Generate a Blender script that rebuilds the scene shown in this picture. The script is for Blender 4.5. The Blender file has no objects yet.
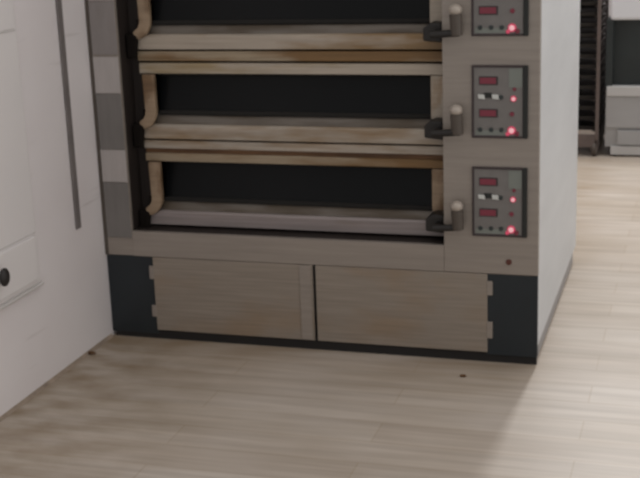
import bpy, bmesh, math, random
from mathutils import Vector, Matrix
random.seed(7)
S = bpy.context.scene
COL = S.collection

# ------------------------------------------------------------------ materials
def mat(name, col, rough=.5, metal=0., emit=None, estr=0., spec=.5, vary=0., vscale=(8, 8, 8), bump=0.):
    m = bpy.data.materials.new(name); m.use_nodes = True
    nt = m.node_tree; N = nt.nodes; L = nt.links
    b = N['Principled BSDF']
    b.inputs['Base Color'].default_value = (*col, 1)
    b.inputs['Roughness'].default_value = rough
    b.inputs['Metallic'].default_value = metal
    b.inputs['Specular IOR Level'].default_value = spec
    if emit:
        b.inputs['Emission Color'].default_value = (*emit, 1)
        b.inputs['Emission Strength'].default_value = estr
    if vary or bump:
        tc = N.new('ShaderNodeTexCoord'); mp = N.new('ShaderNodeMapping')
        mp.inputs['Scale'].default_value = vscale
        L.new(tc.outputs['Object'], mp.inputs['Vector'])
        no = N.new('ShaderNodeTexNoise'); no.inputs['Scale'].default_value = 1
        no.inputs['Detail'].default_value = 5; no.inputs['Roughness'].default_value = .6
        L.new(mp.outputs[0], no.inputs['Vector'])
        if vary:
            r = N.new('ShaderNodeValToRGB')
            r.color_ramp.elements[0].position = .3; r.color_ramp.elements[1].position = .7
            r.color_ramp.elements[0].color = (*[c*(1-vary) for c in col], 1)
            r.color_ramp.elements[1].color = (*[min(1, c*(1+vary)) for c in col], 1)
            L.new(no.outputs['Fac'], r.inputs[0]); L.new(r.outputs[0], b.inputs['Base Color'])
        if bump:
            bp = N.new('ShaderNodeBump'); bp.inputs['Strength'].default_value = bump
            bp.inputs['Distance'].default_value = .002
            L.new(no.outputs['Fac'], bp.inputs['Height']); L.new(bp.outputs[0], b.inputs['Normal'])
    return m

def mat_worn(name, clean, worn, amount=.5, scale=(3, 20, 20), rough=.4, metal=.3, right_end=0.):
    """steel strip with baked-on brown flour and grease marks of their own shape"""
    m = bpy.data.materials.new(name); m.use_nodes = True
    nt = m.node_tree; N = nt.nodes; L = nt.links; b = N['Principled BSDF']
    b.inputs['Roughness'].default_value = rough; b.inputs['Metallic'].default_value = metal
    tc = N.new('ShaderNodeTexCoord'); mp = N.new('ShaderNodeMapping'); mp.inputs['Scale'].default_value = scale
    L.new(tc.outputs['Object'], mp.inputs['Vector'])
    no = N.new('ShaderNodeTexNoise'); no.inputs['Scale'].default_value = 1; no.inputs['Detail'].default_value = 4
    L.new(mp.outputs[0], no.inputs['Vector'])
    r = N.new('ShaderNodeValToRGB'); e = r.color_ramp.elements
    e[0].position = max(0, .62-amount*.5); e[0].color = (*clean, 1)
    e[1].position = min(1, .82-amount*.5); e[1].color = (*worn, 1)
    if right_end:
        sx = N.new('ShaderNodeSeparateXYZ'); L.new(tc.outputs['Object'], sx.inputs[0])
        ma = N.new('ShaderNodeMapRange'); ma.inputs['From Min'].default_value = .55; ma.inputs['From Max'].default_value = 1.25
        ma.inputs['To Max'].default_value = right_end
        L.new(sx.outputs['X'], ma.inputs['Value'])
        ad = N.new('ShaderNodeMath'); L.new(no.outputs['Fac'], ad.inputs[0]); L.new(ma.outputs[0], ad.inputs[1])
        L.new(ad.outputs[0], r.inputs[0])
    else:
        L.new(no.outputs['Fac'], r.inputs[0])
    # fine streaks on top
    mp2 = N.new('ShaderNodeMapping'); mp2.inputs['Scale'].default_value = (4, 120, 120)
    L.new(tc.outputs['Object'], mp2.inputs['Vector'])
    n2 = N.new('ShaderNodeTexNoise'); n2.inputs['Scale'].default_value = 1
    L.new(mp2.outputs[0], n2.inputs['Vector'])
    mr = N.new('ShaderNodeMapRange'); mr.inputs['To Min'].default_value = .72; mr.inputs['To Max'].default_value = 1.28
    L.new(n2.outputs['Fac'], mr.inputs['Value'])
    mx = N.new('ShaderNodeVectorMath'); mx.operation = 'SCALE'
    L.new(r.outputs[0], mx.inputs[0]); L.new(mr.outputs[0], mx.inputs['Scale'])
    L.new(mx.outputs[0], b.inputs['Base Color'])
    return m

STEEL = (.325, .288, .256)
M = {}
M['steel'] = mat('brushed_steel', STEEL, .42, .35, vary=.10, vscale=(3, 30, 60))
M['steel_panel'] = mat_worn('worn_steel_panel', (.305, .265, .225), (.30, .235, .175), .26, (3, 4, 6), .45, .3)
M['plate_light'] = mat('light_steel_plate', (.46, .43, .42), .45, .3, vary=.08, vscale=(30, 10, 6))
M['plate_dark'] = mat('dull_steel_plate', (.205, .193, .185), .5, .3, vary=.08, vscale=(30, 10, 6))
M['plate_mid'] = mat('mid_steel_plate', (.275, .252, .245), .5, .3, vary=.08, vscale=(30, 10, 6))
M['side'] = mat('pale_side_sheet', (.56, .575, .59), .5, .0, vary=.07, vscale=(5, 1.2, 5))
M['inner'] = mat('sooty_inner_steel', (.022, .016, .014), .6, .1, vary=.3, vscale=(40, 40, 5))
M['glass'] = mat('smoked_oven_glass', (.006, .007, .008), .25, 0, spec=.16)
M['chamber'] = mat('soot_black', (.012, .011, .010), .9)
M['shade_black'] = mat('matt_shade', (.010, .008, .007), .9, spec=.1)  # near-black shade colour for the added blocks at the ledges' left ends
M['sill'] = mat_worn('sooty_sill', (.16, .14, .12), (.09, .07, .05), .4, (4, 20, 20), .5, .2)
M['ledge'] = mat_worn('floury_ledge', (.40, .35, .295), (.26, .175, .095), .25, (3, 6, 15), .45, .2)
M['ledge_stained'] = mat_worn('stained_ledge', (.41, .355, .295), (.25, .165, .085), .25, (3, 6, 15), .45, .2, right_end=.26)
M['ledge_brown'] = mat_worn('browned_ledge', (.33, .265, .185), (.19, .11, .045), .38, (3, 6, 15), .45, .2, right_end=.22)
M['ledge_rust'] = mat_worn('rusty_seam', (.15, .075, .033), (.08, .038, .016), .5, (4, 6, 15), .6, .1)
M['ledge_mauve'] = mat_worn('mauve_ledge', (.31, .27, .265), (.26, .21, .18), .2, (3, 6, 15), .4, .25)
M['lintel'] = mat_worn('lintel_steel', (.43, .375, .31), (.33, .255, .15), .3, (3, 6, 15), .45, .2)
M['bracket'] = mat_worn('tan_bracket', (.34, .25, .17), (.18, .11, .06), .4, (15, 15, 9), .5, .15)
M['bracket_pale'] = mat_worn('pale_bracket', (.43, .375, .31), (.33, .235, .15), .3, (15, 15, 9), .5, .15)
M['black'] = mat('black_iron', (.014, .012, .011), .5)
M['teal'] = mat('blue_black_paint', (.011, .017, .022), .45, vary=.15, vscale=(6, 6, 6))
M['kick'] = mat('black_kick', (.010, .009, .009), .7)
M['plinth'] = mat('grey_plinth', (.30, .29, .29), .6)
M['grip'] = mat('brown_grip', (.085, .070, .058), .45)
M['cap'] = mat('pale_cap', (.44, .39, .34), .4, .2)
M['bezel'] = mat('dark_bezel', (.045, .032, .034), .5)
M['bezel_black'] = mat('black_bezel', (.012, .014, .013), .5)
M['overlay'] = mat('grey_overlay', (.185, .175, .168), .4, vary=.06, vscale=(30, 30, 30))
M['overlay_green'] = mat('greenish_overlay', (.205, .225, .205), .4)
M['red_window'] = mat('red_display', (.10, .02, .03), .3, emit=(.55, .06, .11), estr=.10)
M['red_glow'] = mat('red_lamp', (.4, .05, .08), .3, emit=(.9, .10, .2), estr=.35)
M['hot_lamp'] = mat('pink_lamp', (.8, .4, .42), .3, emit=(1, .55, .6), estr=.42)
M['white_key'] = mat('white_key', (.62, .64, .62), .4)
M['dark_button'] = mat('dark_button', (.03, .04, .04), .4)
M['screw'] = mat('rusty_screw', (.10, .03, .02), .5)
M['rack'] = mat('rack_steel', (.125, .10, .093), .5, .2, vary=.15, vscale=(20, 20, 6))
M['tray'] = mat('black_tray', (.016, .014, .013), .7)
M['runner'] = mat('dark_runner', (.05, .038, .035), .6)
M['caster'] = mat('dark_caster', (.075, .06, .052), .6)
M['hub'] = mat('pale_hub', (.50, .47, .45), .5)
M['rubber'] = mat('dark_rubber', (.05, .045, .04), .8)
M['counter_white'] = mat('white_counter', (.68, .70, .74), .35)
M['counter_dark'] = mat('dark_cupboard', (.016, .023, .025), .5, vary=.2, vscale=(4, 4, 4))
M['counter_grey'] = mat('grey_steel_front', (.36, .365, .375), .4, .2, vary=.06, vscale=(3, 8, 8))
M['counter_edge'] = mat('pale_steel_edge', (.50, .505, .51), .35, .2)
M['rod'] = mat('grey_bar', (.165, .148, .145), .5, vary=.12, vscale=(20, 20, 8))
M['box_white'] = mat('white_plastic', (.73, .705, .705), .35)
M['box_line'] = mat('grey_joint', (.56, .54, .53), .6)
M['trim'] = mat('brown_sealant', (.30, .24, .19), .8, vary=.35, vscale=(14, 14, 14))
M['crumb'] = mat('brown_crumb', (.12, .06, .025), .9)

def mat_wall():
    m = bpy.data.materials.new('white_wall_panel'); m.use_nodes = True
    nt = m.node_tree; N = nt.nodes; L = nt.links; b = N['Principled BSDF']
    b.inputs['Roughness'].default_value = .45
    tc = N.new('ShaderNodeTexCoord')
    no = N.new('ShaderNodeTexNoise'); no.inputs['Scale'].default_value = 2.2; no.inputs['Detail'].default_value = 4
    L.new(tc.outputs['Object'], no.inputs['Vector'])
    r = N.new('ShaderNodeValToRGB'); e = r.color_ramp.elements
    e[0].position = .3; e[0].color = (.73, .69, .70, 1); e[1].position = .7; e[1].color = (.78, .75, .76, 1)
    L.new(no.outputs['Fac'], r.inputs[0])
    # thin grey scuffs running along the panel
    mp = N.new('ShaderNodeMapping'); mp.inputs['Scale'].default_value = (1, 2.5, 26); mp.inputs['Rotation'].default_value = (.25, 0, 0)
    L.new(tc.outputs['Object'], mp.inputs['Vector'])
    n2 = N.new('ShaderNodeTexNoise'); n2.inputs['Scale'].default_value = 1; n2.inputs['Detail'].default_value = 2
    L.new(mp.outputs[0], n2.inputs['Vector'])
    r2 = N.new('ShaderNodeValToRGB'); e = r2.color_ramp.elements
    e[0].position = .66; e[0].color = (1, 1, 1, 1); e[1].position = .76; e[1].color = (.84, .83, .82, 1)
    L.new(n2.outputs['Fac'], r2.inputs[0])
    mx = N.new('ShaderNodeMix'); mx.data_type = 'RGBA'; mx.blend_type = 'MULTIPLY'; mx.inputs['Factor'].default_value = 1
    L.new(r.outputs[0], mx.inputs['A']); L.new(r2.outputs[0], mx.inputs['B'])
    L.new(mx.outputs['Result'], b.inputs['Base Color'])
    return m
M['wall'] = mat_wall()

def mat_floor():
    m = bpy.data.materials.new('pale_worn_planks'); m.use_nodes = True
    nt = m.node_tree; N = nt.nodes; L = nt.links; b = N['Principled BSDF']
    b.inputs['Roughness'].default_value = .42; b.inputs['Specular IOR Level'].default_value = .35
    tc = N.new('ShaderNodeTexCoord')
    def noise(scale, detail=4, rot=0):
        mp = N.new('ShaderNodeMapping'); mp.inputs['Scale'].default_value = scale; mp.inputs['Rotation'].default_value = (0, 0, rot)
        L.new(tc.outputs['Object'], mp.inputs['Vector'])
        n = N.new('ShaderNodeTexNoise'); n.inputs['Scale'].default_value = 1; n.inputs['Detail'].default_value = detail
        L.new(mp.outputs[0], n.inputs['Vector']); return n.outputs['Fac']
    br = N.new('ShaderNodeTexBrick')
    L.new(tc.outputs['Object'], br.inputs['Vector'])
    br.inputs['Scale'].default_value = 1; br.inputs['Brick Width'].default_value = 1.2
    br.inputs['Row Height'].default_value = .145; br.inputs['Mortar Size'].default_value = .003
    br.inputs['Mortar Smooth'].default_value = .5; br.inputs['Bias'].default_value = 0
    br.inputs['Color1'].default_value = (.49, .44, .392, 1); br.inputs['Color2'].default_value = (.53, .485, .44, 1)
    br.inputs['Mortar'].default_value = (.455, .395, .33, 1)
    def mul(a, fac, lo, hi, p0=.35, p1=.65):
        r = N.new('ShaderNodeValToRGB'); e = r.color_ramp.elements
        e[0].position = p0; e[0].color = (*lo, 1); e[1].position = p1; e[1].color = (*hi, 1)
        L.new(fac, r.inputs[0])
        x = N.new('ShaderNodeMix'); x.data_type = 'RGBA'; x.blend_type = 'MULTIPLY'; x.inputs['Factor'].default_value = 1
        L.new(a, x.inputs['A']); L.new(r.outputs[0], x.inputs['B']); return x.outputs['Result']
    c = mul(br.outputs['Color'], noise((1.3, 22, 1), 5), (.86, .84, .82), (1.05, 1.04, 1.03))
    c = mul(c, noise((3, 60, 1), 3), (.94, .93, .92), (1.02, 1.02, 1.02))
    c = mul(c, noise((1.6, 2.4, 1), 3), (.90, .87, .82), (1.05, 1.05, 1.05))
    # brown grime along the wall and at the oven's foot corner
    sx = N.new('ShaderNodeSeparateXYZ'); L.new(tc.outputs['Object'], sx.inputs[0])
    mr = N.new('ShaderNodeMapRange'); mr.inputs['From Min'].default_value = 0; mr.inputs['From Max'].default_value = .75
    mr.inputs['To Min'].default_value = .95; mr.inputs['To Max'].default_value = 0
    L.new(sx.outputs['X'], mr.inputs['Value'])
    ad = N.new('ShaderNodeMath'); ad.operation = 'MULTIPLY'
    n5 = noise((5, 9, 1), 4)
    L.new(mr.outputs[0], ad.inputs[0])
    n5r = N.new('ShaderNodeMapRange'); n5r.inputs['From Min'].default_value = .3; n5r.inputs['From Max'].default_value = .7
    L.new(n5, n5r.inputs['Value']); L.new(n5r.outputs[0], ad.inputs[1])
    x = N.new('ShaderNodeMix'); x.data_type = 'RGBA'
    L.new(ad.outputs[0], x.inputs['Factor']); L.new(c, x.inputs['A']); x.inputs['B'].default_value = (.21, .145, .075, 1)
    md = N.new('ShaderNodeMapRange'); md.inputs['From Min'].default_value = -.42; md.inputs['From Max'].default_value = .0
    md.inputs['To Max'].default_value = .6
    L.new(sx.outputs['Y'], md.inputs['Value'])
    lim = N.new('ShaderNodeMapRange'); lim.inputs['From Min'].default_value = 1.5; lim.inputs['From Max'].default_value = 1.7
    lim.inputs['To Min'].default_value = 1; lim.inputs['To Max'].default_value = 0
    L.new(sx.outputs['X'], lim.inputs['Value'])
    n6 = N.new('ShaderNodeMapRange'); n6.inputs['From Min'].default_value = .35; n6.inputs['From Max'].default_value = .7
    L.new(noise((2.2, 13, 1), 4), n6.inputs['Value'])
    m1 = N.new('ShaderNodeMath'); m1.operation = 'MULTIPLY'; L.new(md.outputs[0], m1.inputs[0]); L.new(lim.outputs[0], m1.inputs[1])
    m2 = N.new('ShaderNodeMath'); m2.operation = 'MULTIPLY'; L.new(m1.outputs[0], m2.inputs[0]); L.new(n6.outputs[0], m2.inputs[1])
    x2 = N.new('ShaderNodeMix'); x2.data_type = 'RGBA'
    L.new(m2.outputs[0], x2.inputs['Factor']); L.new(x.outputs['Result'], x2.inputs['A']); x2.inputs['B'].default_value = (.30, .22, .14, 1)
    L.new(x2.outputs['Result'], b.inputs['Base Color'])
    return m
M['floor'] = mat_floor()

# ------------------------------------------------------------------ mesh helpers
def box(bm, x0, x1, y0, y1, z0, z1):
    v = [bm.verts.new(p) for p in ((x0,y0,z0),(x1,y0,z0),(x1,y1,z0),(x0,y1,z0),(x0,y0,z1),(x1,y0,z1),(x1,y1,z1),(x0,y1,z1))]
    for f in ((3,2,1,0),(4,5,6,7),(0,1,5,4),(1,2,6,5),(2,3,7,6),(3,0,4,7)):
        bm.faces.new([v[i] for i in f])

def prism(bm, pts, axis, a, b):
    """extrude a 2-D outline along an axis between a and b"""
    def P(p, t):
        return (t, p[0], p[1]) if axis == 'x' else (p[0], t, p[1]) if axis == 'y' else (p[0], p[1], t)
    A = [bm.verts.new(P(p, a)) for p in pts]; B = [bm.verts.new(P(p, b)) for p in pts]
    n = len(pts); bm.faces.new(A); bm.faces.new(B[::-1])
    for i in range(n): bm.faces.new((A[i], B[i], B[(i+1) % n], A[(i+1) % n]))

def rod(bm, p0, p1, r0, r1=None, seg=16):
    p0, p1 = Vector(p0), Vector(p1); r1 = r0 if r1 is None else r1
    q = (p1-p0).to_track_quat('Z', 'Y').to_matrix()
    A, B = [], []
    for i in range(seg):
        t = 2*math.pi*i/seg; d = q @ Vector((math.cos(t), math.sin(t), 0))
        A.append(bm.verts.new(p0+d*r0)); B.append(bm.verts.new(p1+d*r1))
    bm.faces.new(A[::-1]); bm.faces.new(B)
    for i in range(seg): bm.faces.new((A[i], A[(i+1) % seg], B[(i+1) % seg], B[i]))

def ball(bm, c, r, sc=(1, 1, 1)):
    bmesh.ops.create_uvsphere(bm, u_segments=20, v_segments=12, radius=r,
                              matrix=Matrix.Translation(c) @ Matrix.Diagonal((*sc, 1)))

def obj(name, bm, m, parent=None, bevel=0., smooth=False, label=None):
    bmesh.ops.recalc_face_normals(bm, faces=bm.faces)
    me = bpy.data.meshes.new(name); bm.to_mesh(me); bm.free()
    if smooth:
        for p in me.polygons: p.use_smooth = True
    o = bpy.data.objects.new(name, me); COL.objects.link(o)
    me.materials.append(M[m])
    if bevel:
        b = o.modifiers.new('bevel', 'BEVEL'); b.width = bevel; b.segments = 2; b.limit_method = 'ANGLE'
    if parent: o.parent = parent
    if label: o['label'] = label
    return o

def boxes(name, m, parent, *bs, bevel=0., label=None):
    bm = bmesh.new()
    for b in bs: box(bm, *b)
    return obj(name, bm, m, parent, bevel, label=label)

def thing(name, label, cat, loc=(0, 0, 0), group=None):
    o = bpy.data.objects.new(name, None); COL.objects.link(o); o.location = loc
    o.empty_display_size = .1
    o['label'] = label; o['category'] = cat
    if group: o['group'] = group
    return o
def tag(o, label, cat, group=None):
    o['label'] = label; o['category'] = cat
    if group: o['group'] = group
    return o
def struct(name, m, *bs, label=None):
    o = boxes(name, m, None, *bs, label=label); o['kind'] = 'structure'; return o

# ------------------------------------------------------------------ the setting
FZ = -.017         # floor level
struct('floor', 'floor', (-.1, 4.2, -2.2, 5.2, FZ-.08, FZ))
struct('wall_left', 'wall', (-.12, 0, -2.2, 5.2, FZ, 2.7))
struct('wall_back', 'wall', (0, 4.2, 5.08, 5.2, FZ, 2.7))
bm = bmesh.new(); prism(bm, [(0, FZ), (.008, FZ), (.001, FZ+.012), (0, FZ+.012)], 'y', -2.2, -.004)
t = obj('baseboard_left', bm, 'trim'); t['kind'] = 'structure'

# ------------------------------------------------------------------ the deck oven
OV = thing('deck_oven', 'big stainless steel bakery deck oven with stacked black glass doors against the white wall', 'oven')
W0, W1, D, TOP = .002, 1.602, 1.305, 1.86
RC = .10          # depth of the door recess
OX0, OX1, OZ0, OZ1 = .114, 1.281, .398, 1.66

# carcass panels
boxes('side_panel', 'side', OV, (W1-.018, W1, .012, D, .052, TOP), bevel=.003, label='pale sheet metal right side panel')
boxes('side_panel', 'side', OV, (W0, W0+.016, .012, D, .052, TOP), bevel=.003)
boxes('rear_panel', 'steel', OV, (W0+.016, W1-.018, D-.02, D, .052, TOP))
boxes('roof_panel', 'steel', OV, (W0, W1, 0, D, TOP, TOP+.02), bevel=.003)
boxes('plinth', 'plinth', OV, (W0+.03, W1-.010, .02, D-.02, FZ, .052), label='grey recessed plinth')
boxes('bottom_rail', 'steel', OV, (OX0, OX1, 0, .022, .304, OZ0), bevel=.002)
boxes('recess_floor', 'inner', OV, (OX0, OX1, .022, .26, OZ0-.014, OZ0-.002))
boxes('top_fascia', 'steel', OV, (OX0, OX1, 0, .02, OZ1, TOP), bevel=.002)
boxes('control_column', 'steel', OV, (OX1, W1, 0, .02, .304, TOP), bevel=.003)
boxes('chamber_backing', 'chamber', OV, (W0+.016, W1-.018, .26, .28, .10, TOP))
boxes('recess_side', 'inner', OV, (OX0-.008, OX0, .02, .26, OZ0, OZ1))
boxes('recess_side', 'inner', OV, (OX1, OX1+.008, .02, .26, OZ0, OZ1))
boxes('inner_post', 'inner', OV, (OX0, OX0+.030, RC+.012, RC+.04, OZ0, OZ1), label='sooty post inside the door recess')

# left post with alternating light and dull plates, one pair per deck
boxes('left_post', 'steel', OV, (W0, OX0, .004, .02, .304, TOP), bevel=.002)
boxes('cover_plate', 'plate_light', OV, (W0+.012, OX0-.001, 0, .004, .582, .701), bevel=.0012, label='light steel plate')
boxes('cover_plate', 'plate_light', OV, (W0+.012, OX0-.001, 0, .004, .908, 1.038), bevel=.0012, label='light steel plate')
boxes('cover_plate', 'plate_light', OV, (W0+.012, OX0-.001, 0, .004, 1.236, 1.366), bevel=.0012, label='light steel plate')
boxes('cover_plate', 'plate_dark', OV, (W0+.012, OX0-.001, 0, .004, .372, .580), bevel=.0012, label='dull grey steel plate')
boxes('cover_plate', 'plate_dark', OV, (W0+.012, OX0-.001, 0, .004, .703, .906), bevel=.0012, label='dull grey steel plate')
boxes('cover_plate', 'plate_mid', OV, (W0+.012, OX0-.001, 0, .004, 1.046, 1.234), bevel=.0012, label='mid grey steel plate')
boxes('post_edge', 'grip', OV, (W0, W0+.010, -.001, .004, .304, TOP), label='dark edge strip')

# decks: glass door, sill, ledges, lintel, brackets, handle, control panel
X0, X1 = .150, 1.279
decks = [  # sill bottom, lintel bottom, style, control panel z0 z1
    dict(s=1.054, l=1.292, st=0, c0=1.108, c1=1.346),
    dict(s=.729, l=.967, st=1, c0=.774, c1=1.014),
    dict(s=.405, l=.645, st=2, c0=.438, c1=.676)]
for d in decks:
    s, l, st = d['s'], d['l'], d['st']
    gz0, gz1 = s+.082, l+.004
    # glass door leaning back a little in its dark frame
    bm = bmesh.new(); prism(bm, [(RC+.020, gz0), (RC+.028, gz0), (RC+.058, gz1), (RC+.050, gz1)], 'x', .208, 1.224)
    door = obj('oven_door', bm, 'glass', OV, label='black smoked glass door')
    bm = bmesh.new()
    for zz, t in ((gz0+.004, .014), (gz1-.018, .014)):
        yy = RC+.016+(zz-gz0)/(gz1-gz0)*.03
        box(bm, .206, 1.226, yy-.006, yy+.02, zz, zz+t)
    obj('door_rail', bm, 'chamber', door, .002)
    # sill: sloping sooty top then a light front strip
    bm = bmesh.new(); prism(bm, [(RC+.004, s+.052), (RC+.022, s+.086), (RC+.06, s+.090), (RC+.06, s+.052)], 'x', X0+.045, 1.222)
    obj('stone_edge', bm, 'sill', OV, .001, label='sooty hearth edge below the glass')
    bm = bmesh.new(); prism(bm, [(RC-.012, s), (RC-.012, s+.046), (RC-.006, s+.053), (RC+.05, s+.053), (RC+.05, s)], 'x', X0-.012+st*.004, X1)
    obj('loading_ledge', bm, ('ledge_stained', 'ledge', 'ledge_mauve')[st], OV, .0015,
        label=('brown stained pale steel loading ledge', 'pale steel loading ledge', 'greyish mauve steel loading ledge')[st])
    if st == 0:
        boxes('front_strip', 'ledge_brown', OV, (X0-.004, X1, RC-.006, RC+.04, s-.042, s-.007), bevel=.002, label='golden brown stained strip')
    if st == 1:
        boxes('front_strip', 'ledge', OV, (X0-.004, X1, RC-.006, RC+.04, s-.037, s-.007), bevel=.002, label='pale steel strip')
        boxes('rust_seam', 'ledge_rust', OV, (X0, X1, RC+.002, RC+.04, s-.058, s-.036), label='rusty brown seam')
    # lintel of the opening
    bm = bmesh.new(); h = (.040, .038, .030)[st]
    prism(bm, [(RC-.008, l), (RC-.008, l+h-.004), (RC-.003, l+h), (RC+.06, l+h), (RC+.06, l)], 'x', X0, X1)
    obj('lintel', bm, ('lintel', 'lintel', 'ledge_brown')[st], OV, .0015, label=('pale steel lintel', 'pale steel lintel', 'tan stained lintel')[st])
    # left bracket: a plate whose foot curls towards the post
    zt = l-.002; zb = s+.056
    cx, rr = .152, .060
    arc = [(cx+rr*math.cos(a), zb+.050+.070*math.sin(a)) for a in [-i*math.pi/2/8 for i in range(9)]]
    arc2 = [(cx-.002+.020*math.cos(a), zb+.050+.034*math.sin(a)) for a in [-math.pi/2+i*math.pi/2/6 for i in range(7)]]
    pts = [(.166, zt), (.212, zt)] + arc + [(.144, zb-.016), (.144, zb+.008)] + arc2[1:]
    bm = bmesh.new(); prism(bm, pts, 'y', RC-.028, RC-.006)
    obj('door_bracket', bm, 'bracket', OV, .003, label='tan stained bracket with a curled foot')
    boxes('bracket_rib', 'inner', OV, (.145, .163, RC+.0, RC+.010, zb+.05, zt))
    # right bracket, straight
    boxes('door_bracket', ('bracket_pale', 'bracket_pale', 'bracket')[st], OV, (1.223, 1.277, RC-.012, RC+.010, s+.088, l-.002), bevel=.003,
          label=('pale', 'pale', 'brown stained')[st]+' straight bracket')
    bm = bmesh.new(); prism(bm, [(.119, s-.030), (.150, s-.030), (.158, s+.020), (.160, s+.046), (.142, s+.058), (.119, s+.060)], 'y', RC-.040, RC-.013)  # added block: imitates the dark shade at the ledge's left end
    obj('hinge_or_shade_block', bm, 'shade_black', OV, .006, label='black block standing in for shade at the ledge end')
    # black pivot block + handle in front of the column
    bm = bmesh.new(); prism(bm, [(1.214, s+.036), (1.278, s+.030), (1.278, s+.094), (1.240, s+.096), (1.214, s+.078)], 'y', RC-.085, RC-.014)
    obj('hinge_or_shade_block', bm, 'black', OV, .006)
    bm = bmesh.new()
    rod(bm, (1.262, RC-.06, s+.062), (1.262, -.034, s+.062), .013)
    rod(bm, (1.252, -.036, s+.062), (1.345, -.036, s+.068), .012)
    hd = obj('door_handle', bm, 'black', OV, smooth=False, label='dark cranked door handle')
    bm = bmesh.new()
    rod(bm, (1.338, -.036, s+.060), (1.335, -.040, s+.128), .019, .021); 
    obj('grip', bm, 'grip', hd, .003)
    bm = bmesh.new(); ball(bm, (1.334, -.041, s+.142), .022, (1, 1, .85))
    obj('end_cap', bm, 'cap', hd, smooth=True, label='pale round end cap')
    # control panel
    a, b = 1.380, 1.564; c0, c1 = d['c0'], d['c1']; h = c1-c0
    cp = boxes('control_panel', 'overlay', OV, (a+.006, b-.016, -.004, .0, c0+.006, c1-.006), label='grey control panel with red displays')
    boxes('bezel', 'bezel', cp, (a, a+.007, -.008, 0, c0, c1), (a+.007, b-.017, -.008, 0, c0, c0+.007), (a+.007, b-.017, -.008, 0, c1-.007, c1), bevel=.0015)
    boxes('bezel_edge', 'bezel_black', cp, (b-.017, b, -.010, 0, c0, c1), bevel=.003, label='black right hand edge')
    boxes('side_overlay', 'overlay_green', cp, (a+.122, b-.018, -.0052, -.004, c0+h*.70, c1-.010), label='greenish strip')
    boxes('base_overlay', 'overlay_green', cp, (a+.012, a+.115, -.0052, -.004, c0+.010, c0+.026), label='greenish strip')
    for zz in (.79, .345):
        dp = boxes('display', 'bezel', cp, (a+.024, a+.086, -.0065, -.004, c0+h*zz-.014, c0+h*zz+.014), bevel=.001)
        boxes('digits_window', 'red_window', dp, (a+.027, a+.080, -.0075, -.0065, c0+h*zz-.010, c0+h*zz+.010), label='dim red display')
    boxes('key_strip', 'bezel_black', cp, (a+.040, a+.066, -.0065, -.004, c0+h*.555, c0+h*.625))
    for k in range(2):
        xx = a+.020+k*.046
        bm = bmesh.new(); prism(bm, [(xx+.002, c0+h*.545), (xx+.024, c0+h*.535), (xx+.022, c0+h*.600), (xx, c0+h*.605)], 'y', -.009, -.004)
        obj('rocker_key', bm, 'white_key', cp, .0015, label='white rocker key')
    for xx, zz in ((.028, .115), (.064, .115), (.098, .115), (.096, .565)):
        bm = bmesh.new(); rod(bm, (a+xx, -.004, c0+h*zz), (a+xx, -.009, c0+h*zz), .0075)
        obj('button', bm, 'dark_button', cp, .001)
    for xx, zz, r, mm, lb in ((.137, .545, .0105, 'hot_lamp', 'pink lit lamp'), (.140, .675, .006, 'red_window', 'dim red lamp'), (.132, .335, .008, 'red_window', 'dim red lamp'),
                              (.131, .110, .0145, 'hot_lamp', 'bright pink lit lamp'), (.148, .065, .0085, 'red_window', 'dim red lamp'), (.118, .060, .007, 'red_glow', 'red lamp')):
        bm = bmesh.new(); rod(bm, (a+xx, -.003, c0+h*zz), (a+xx, -.010, c0+h*zz), r, r*.8)
        if mm == 'hot_lamp':                      # lamp's red halo modelled as a glowing ring round the bright lens
            il = obj('indicator_lamp', bm, 'red_glow', cp, .001, label=lb)
            bm = bmesh.new(); rod(bm, (a+xx, -.010, c0+h*zz), (a+xx, -.013, c0+h*zz), r*.62, r*.45)
            obj('lens', bm, 'hot_lamp', il, label='bright pink lens')
        else:
            obj('indicator_lamp', bm, mm, cp, .001, label=lb)

# lower cupboard
boxes('corner_block', 'teal', OV, (.003, .192, .008, .030, .002, .303), label='blue black corner block')
boxes('corner_block', 'teal', OV, (1.425, W1-.001, .004, .030, .010, .303), bevel=.003, label='blue black corner block')
boxes('kick_strip', 'kick', OV, (W0+.016, W1-.004, .010, .02, FZ, .034), label='black strip along the floor')
boxes('base_frame', 'kick', OV, (.19, 1.426, .014, .03, .03, .304))
p = boxes('lower_panel', 'steel_panel', OV, (.190, .806, 0, .012, .020, .3025), bevel=.002)
boxes('edge_lip', 'steel', p, (.758, .800, -.004, 0, .022, .300), bevel=.002)
p2 = boxes('lower_panel', 'steel_panel', OV, (.817, 1.430, 0, .012, .020, .3025), bevel=.002)
for z0, z1 in ((.072, .116), (.218, .268)):
    boxes('hinge_tab', 'steel', p, (.174, .192, -.002, .010, z0, z1), bevel=.002)
for z0, z1 in ((.072, .132), (.228, .278)):
    boxes('hinge_tab', 'steel', p2, (1.428, 1.448, -.002, .010, z0, z1), bevel=.002)
bm = bmesh.new(); rod(bm, (1.503, .002, .349), (1.503, -.006, .349), .011, .009, 12); obj('screw', bm, 'screw', OV, .001, label='rusty red screw')

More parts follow.
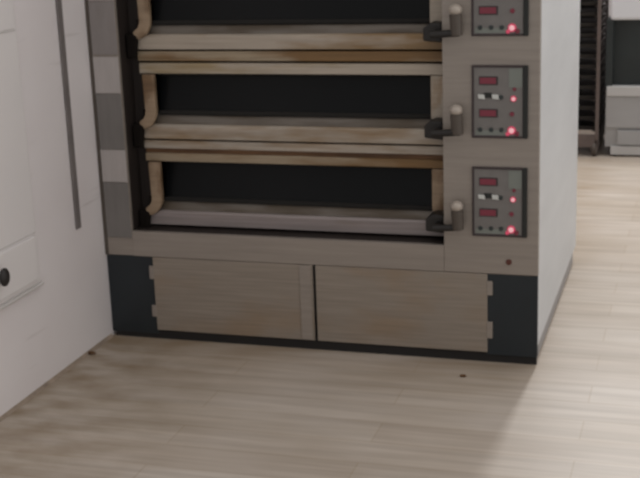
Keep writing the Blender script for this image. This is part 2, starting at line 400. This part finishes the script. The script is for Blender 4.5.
# ------------------------------------------------------------------ left wall fittings
o = boxes('wall_bar', 'rod', None, (0, .008, -.212, -.178, .455, 1.75), bevel=.003)
tag(o, 'long dark grey vertical bar fixed on the white wall beside the oven', 'bar')
BX = thing('wall_cabinet', 'white shallow cabinet on the left wall with a black knob, cut by the picture edge', 'cabinet', (0, -.80, .40))
def off(*b): return (b[0], b[1], b[2]+.80, b[3]+.80, b[4]-.40, b[5]-.40)
boxes('body', 'box_white', BX, off(0, .018, -1.12, -.505, .352, 1.70), bevel=.010)
boxes('base_lip', 'box_line', BX, off(0, .023, -1.12, -.495, .340, .3535), bevel=.006, label='grey lower lip')
boxes('front_flap', 'box_white', BX, off(.018, .026, -1.10, -.535, .372, .520), bevel=.004)
boxes('top_door', 'box_white', BX, off(.018, .022, -1.10, -.530, 1.195, 1.69), bevel=.002)
boxes('joint_strip', 'box_line', BX, off(.018, .0195, -1.10, -.520, .526, .531))
boxes('joint_strip', 'box_line', BX, off(.018, .0195, -1.10, -.520, 1.187, 1.191))
bm = bmesh.new()
rod(bm, (.026, .018, .052), (.042, .018, .052), .010, .012)
ball(bm, (.050, .018, .054), .026, (.5, .95, 1.15)); obj('knob', bm, 'black', BX, smooth=True, label='black knob')

# ------------------------------------------------------------------ trolley and counter in the background
RX0, RX1, RY0, RY1 = 1.05, 1.512, 3.56, 4.15
RK = thing('rack_trolley', 'tall dark wheeled rack full of black trays behind the oven', 'rack', (1.28, 3.85, FZ))
def rk(*b): return (b[0]-1.28, b[1]-1.28, b[2]-3.85, b[3]-3.85, b[4], b[5])
for x in (RX0, RX1-.022):
    for y in (RY0, RY1-.022):
        boxes('post', 'rack', RK, rk(x, x+.022, y, y+.022, .105, 1.70), bevel=.003)
boxes('base_frame', 'rack', RK, rk(RX0+.022, RX1-.022, RY0, RY0+.022, .058, .132), rk(RX0+.022, RX1-.022, RY1-.022, RY1, .058, .132),
      rk(RX0, RX0+.022, RY0+.022, RY1-.022, .058, .132), rk(RX1-.022, RX1, RY0+.022, RY1-.022, .058, .132))
boxes('top_frame', 'rack', RK, rk(RX0, RX1, RY0, RY0+.022, 1.70, 1.73), rk(RX0, RX1, RY1-.022, RY1, 1.70, 1.73),
      rk(RX0, RX0+.022, RY0+.022, RY1-.022, 1.70, 1.73), rk(RX1-.022, RX1, RY0+.022, RY1-.022, 1.70, 1.73))
levels = [.15+.062*i for i in range(24)]
for z in levels:
    for x0, x1 in ((RX0+.004, RX0+.040), (RX1-.040, RX1-.004)):
        boxes('runner', 'runner', RK, rk(x0, x1, RY0+.022, RY1-.022, z, z+.006), rk(x0 if x0 < 1.2 else x1-.004, x0+.004 if x0 < 1.2 else x1, RY0+.022, RY1-.022, z+.006, z+.030))
for x in (RX0+.03, RX1-.025):
    for y in (RY0+.03, RY1-.03):
        bm = bmesh.new(); xx, yy = x-1.28, y-3.85
        rod(bm, (xx-.013, yy, .045), (xx+.013, yy, .045), .045, None, 20)
        cs = obj('caster', bm, 'caster', RK, .004, label='dark caster wheel')
        bm = bmesh.new(); rod(bm, (xx-.0135, yy, .045), (xx+.0135, yy, .045), .024, None, 16)
        obj('hub', bm, 'hub', cs, label='pale hub')
        bm = bmesh.new(); box(bm, xx-.022, xx-.016, yy-.018, yy+.018, .035, .095); box(bm, xx+.016, xx+.022, yy-.018, yy+.018, .035, .095)
        box(bm, xx-.022, xx+.022, yy-.018, yy+.018, .095, .105)
        obj('fork', bm, 'rack', cs)
# one tray, then copies
bm = bmesh.new(); hx, hy = (RX1-RX0)/2-.012, (RY1-RY0)/2-.030
def ring(ax, ay, z): return [bm.verts.new(p) for p in ((-ax, -ay, z), (ax, -ay, z), (ax, ay, z), (-ax, ay, z))]
ra = ring(hx-.016, hy-.014, .0005); rb = ring(hx-.004, hy-.004, .022); rc_ = ring(hx+.001, hy, .022); rd = ring(hx-.002, hy-.003, .019); re_ = ring(hx-.014, hy-.012, .003)
bm.faces.new(ra)
rd2 = rd
for A, B in ((ra, rb), (rb, rc_)):
    for i in range(4): bm.faces.new((A[i], A[(i+1) % 4], B[(i+1) % 4], B[i]))
for v in rd+re_: bm.verts.remove(v)
tray = obj('baking_tray', bm, 'tray')
sm = tray.modifiers.new('thick', 'SOLIDIFY'); sm.thickness = .0015; sm.offset = 1
ordn = ['lowest', 'second', 'third', 'fourth', 'fifth', 'sixth', 'seventh', 'eighth', 'ninth', 'tenth', 'eleventh', 'twelfth', 'thirteenth', 'fourteenth']
for i, w in enumerate(ordn):
    o = tray if i == 0 else tray.copy()
    if i: COL.objects.link(o)
    o.location = (1.281, 3.855, FZ+levels[i]+.0065)
    tag(o, ('black baking tray on the wheeled rack, lowest of the stack' if i == 0 else 'black baking tray on the wheeled rack, %s from the bottom' % w), 'tray', 'trays in the wheeled rack')

CT = thing('work_counter', 'pale counter with a white top and dark open bay at the right edge', 'counter', (2.1, 3.9, FZ))
def ct(*b): return (b[0]-2.1, b[1]-2.1, b[2]-3.9, b[3]-3.9, b[4], b[5])
CX0, CX1, CY0, CY1 = 1.562, 2.75, 3.56, 4.25
boxes('worktop', 'counter_white', CT, ct(CX0+.002, CX1, CY0-.006, CY1, .818, .995), bevel=.018, label='thick white worktop')
boxes('end_panel', 'counter_dark', CT, ct(CX0-.018, CX0+.022, CY0+.004, CY1, .43, .818))
boxes('end_panel', 'counter_dark', CT, ct(CX1-.022, CX1-.004, CY0+.02, CY1, .43, .818))
boxes('bay_back', 'counter_dark', CT, ct(CX0+.022, CX1-.022, CY0+.06, CY0+.08, .43, .818), label='dark back of the open bay')
boxes('shelf', 'counter_edge', CT, ct(CX0-.010, CX1-.004, CY0, CY1, .368, .430), bevel=.006, label='pale steel shelf')
boxes('drawer_front', 'counter_grey', CT, ct(CX0-.012, CX1-.004, CY0+.012, CY0+.03, .178, .366), bevel=.003)
boxes('cabinet_body', 'counter_grey', CT, ct(CX0-.014, CX1-.004, CY0+.03, CY1, .06, .366))
boxes('lower_rail', 'counter_grey', CT, ct(CX0+.060, CX1-.004, CY0+.008, CY0+.03, .075, .163), bevel=.003)
boxes('foot_rail', 'counter_edge', CT, ct(CX0+.020, CX1-.004, CY0+.016, CY0+.04, .012, .066), bevel=.003)
for x in (CX0+.04, CX1-.04):
    for y in (CY0+.06, CY1-.05):
        bm = bmesh.new(); rod(bm, (x-2.1, y-3.9, 0), (x-2.1, y-3.9, .062), .018); obj('foot', bm, 'rubber', CT)

# ------------------------------------------------------------------ crumbs on the floor
def crumb(x, y, r, label):
    bm = bmesh.new(); bmesh.ops.create_icosphere(bm, subdivisions=2, radius=r)
    for v in bm.verts:
        k = 1+random.uniform(-.25, .25); v.co = Vector((v.co.x*1.5*k, v.co.y*k, v.co.z*.55*k))
    zm = min(v.co.z for v in bm.verts)
    o = obj('crumb', bm, 'crumb', smooth=True); o.location = (x, y, FZ-zm)
    tag(o, label, 'crumb')
crumb(1.372, -.150, .008, 'small brown crumb on the floor before the right corner of the oven')
crumb(.016, -.20, .010, 'dark brown crumb lying against the foot of the white wall')

# ------------------------------------------------------------------ light
w = bpy.data.worlds.new('World'); S.world = w; w.use_nodes = True
nt = w.node_tree; bg = nt.nodes['Background']
tc = nt.nodes.new('ShaderNodeTexCoord'); dt = nt.nodes.new('ShaderNodeVectorMath'); dt.operation = 'DOT_PRODUCT'
nt.links.new(tc.outputs['Generated'], dt.inputs[0]); dt.inputs[1].default_value = Vector((.80, .45, .40)).normalized()
mr = nt.nodes.new('ShaderNodeMapRange'); mr.inputs['From Min'].default_value = -.9; mr.inputs['From Max'].default_value = 1
mr.inputs['To Min'].default_value = .28; mr.inputs['To Max'].default_value = 1.03
nt.links.new(dt.outputs['Value'], mr.inputs['Value']); nt.links.new(mr.outputs[0], bg.inputs[1])
bg.inputs[0].default_value = (1.0, .958, .925, 1)
def area(name, loc, target, sx, sy, power, col):
    l = bpy.data.lights.new(name, 'AREA'); l.shape = 'RECTANGLE'; l.size = sx; l.size_y = sy; l.energy = power; l.color = col
    o = bpy.data.objects.new(name, l); COL.objects.link(o); o.location = loc
    o.rotation_euler = (Vector(target)-Vector(loc)).to_track_quat('-Z', 'Y').to_euler(); return o
area('ceiling_lamp', (1.77, 3.5, 2.75), (1.80, 1.0, 0), .26, 1.2, 62, (1, .98, .95))

# ------------------------------------------------------------------ camera
f = 1263.178; yaw, pitch, roll = .30104285, -.26490345, .03661059
cam = bpy.data.cameras.new('camera'); co = bpy.data.objects.new('camera', cam); COL.objects.link(co)
cam.sensor_width = 36; cam.lens = f/640*36; cam.sensor_fit = 'HORIZONTAL'
R = Matrix.Rotation(yaw, 3, 'Z') @ Matrix.Rotation(pitch, 3, 'X') @ Matrix.Rotation(roll, 3, 'Y')
right, fwd, up = R.col[0], R.col[1], R.col[2]
rm = Matrix((right, up, -fwd)).transposed()
co.matrix_world = Matrix.Translation((2.10990834, -4.09300216, 1.56339876)) @ rm.to_4x4()
cam.clip_start = .05
cam.dof.use_dof = True; cam.dof.focus_distance = 1.1; cam.dof.aperture_fstop = 26   # the snapshot is slightly out of focus
S.camera = co
S.view_settings.view_transform = 'Standard'; S.view_settings.look = 'None'
S.view_settings.gamma = 1; S.view_settings.use_curve_mapping = False; S.view_settings.exposure = 0
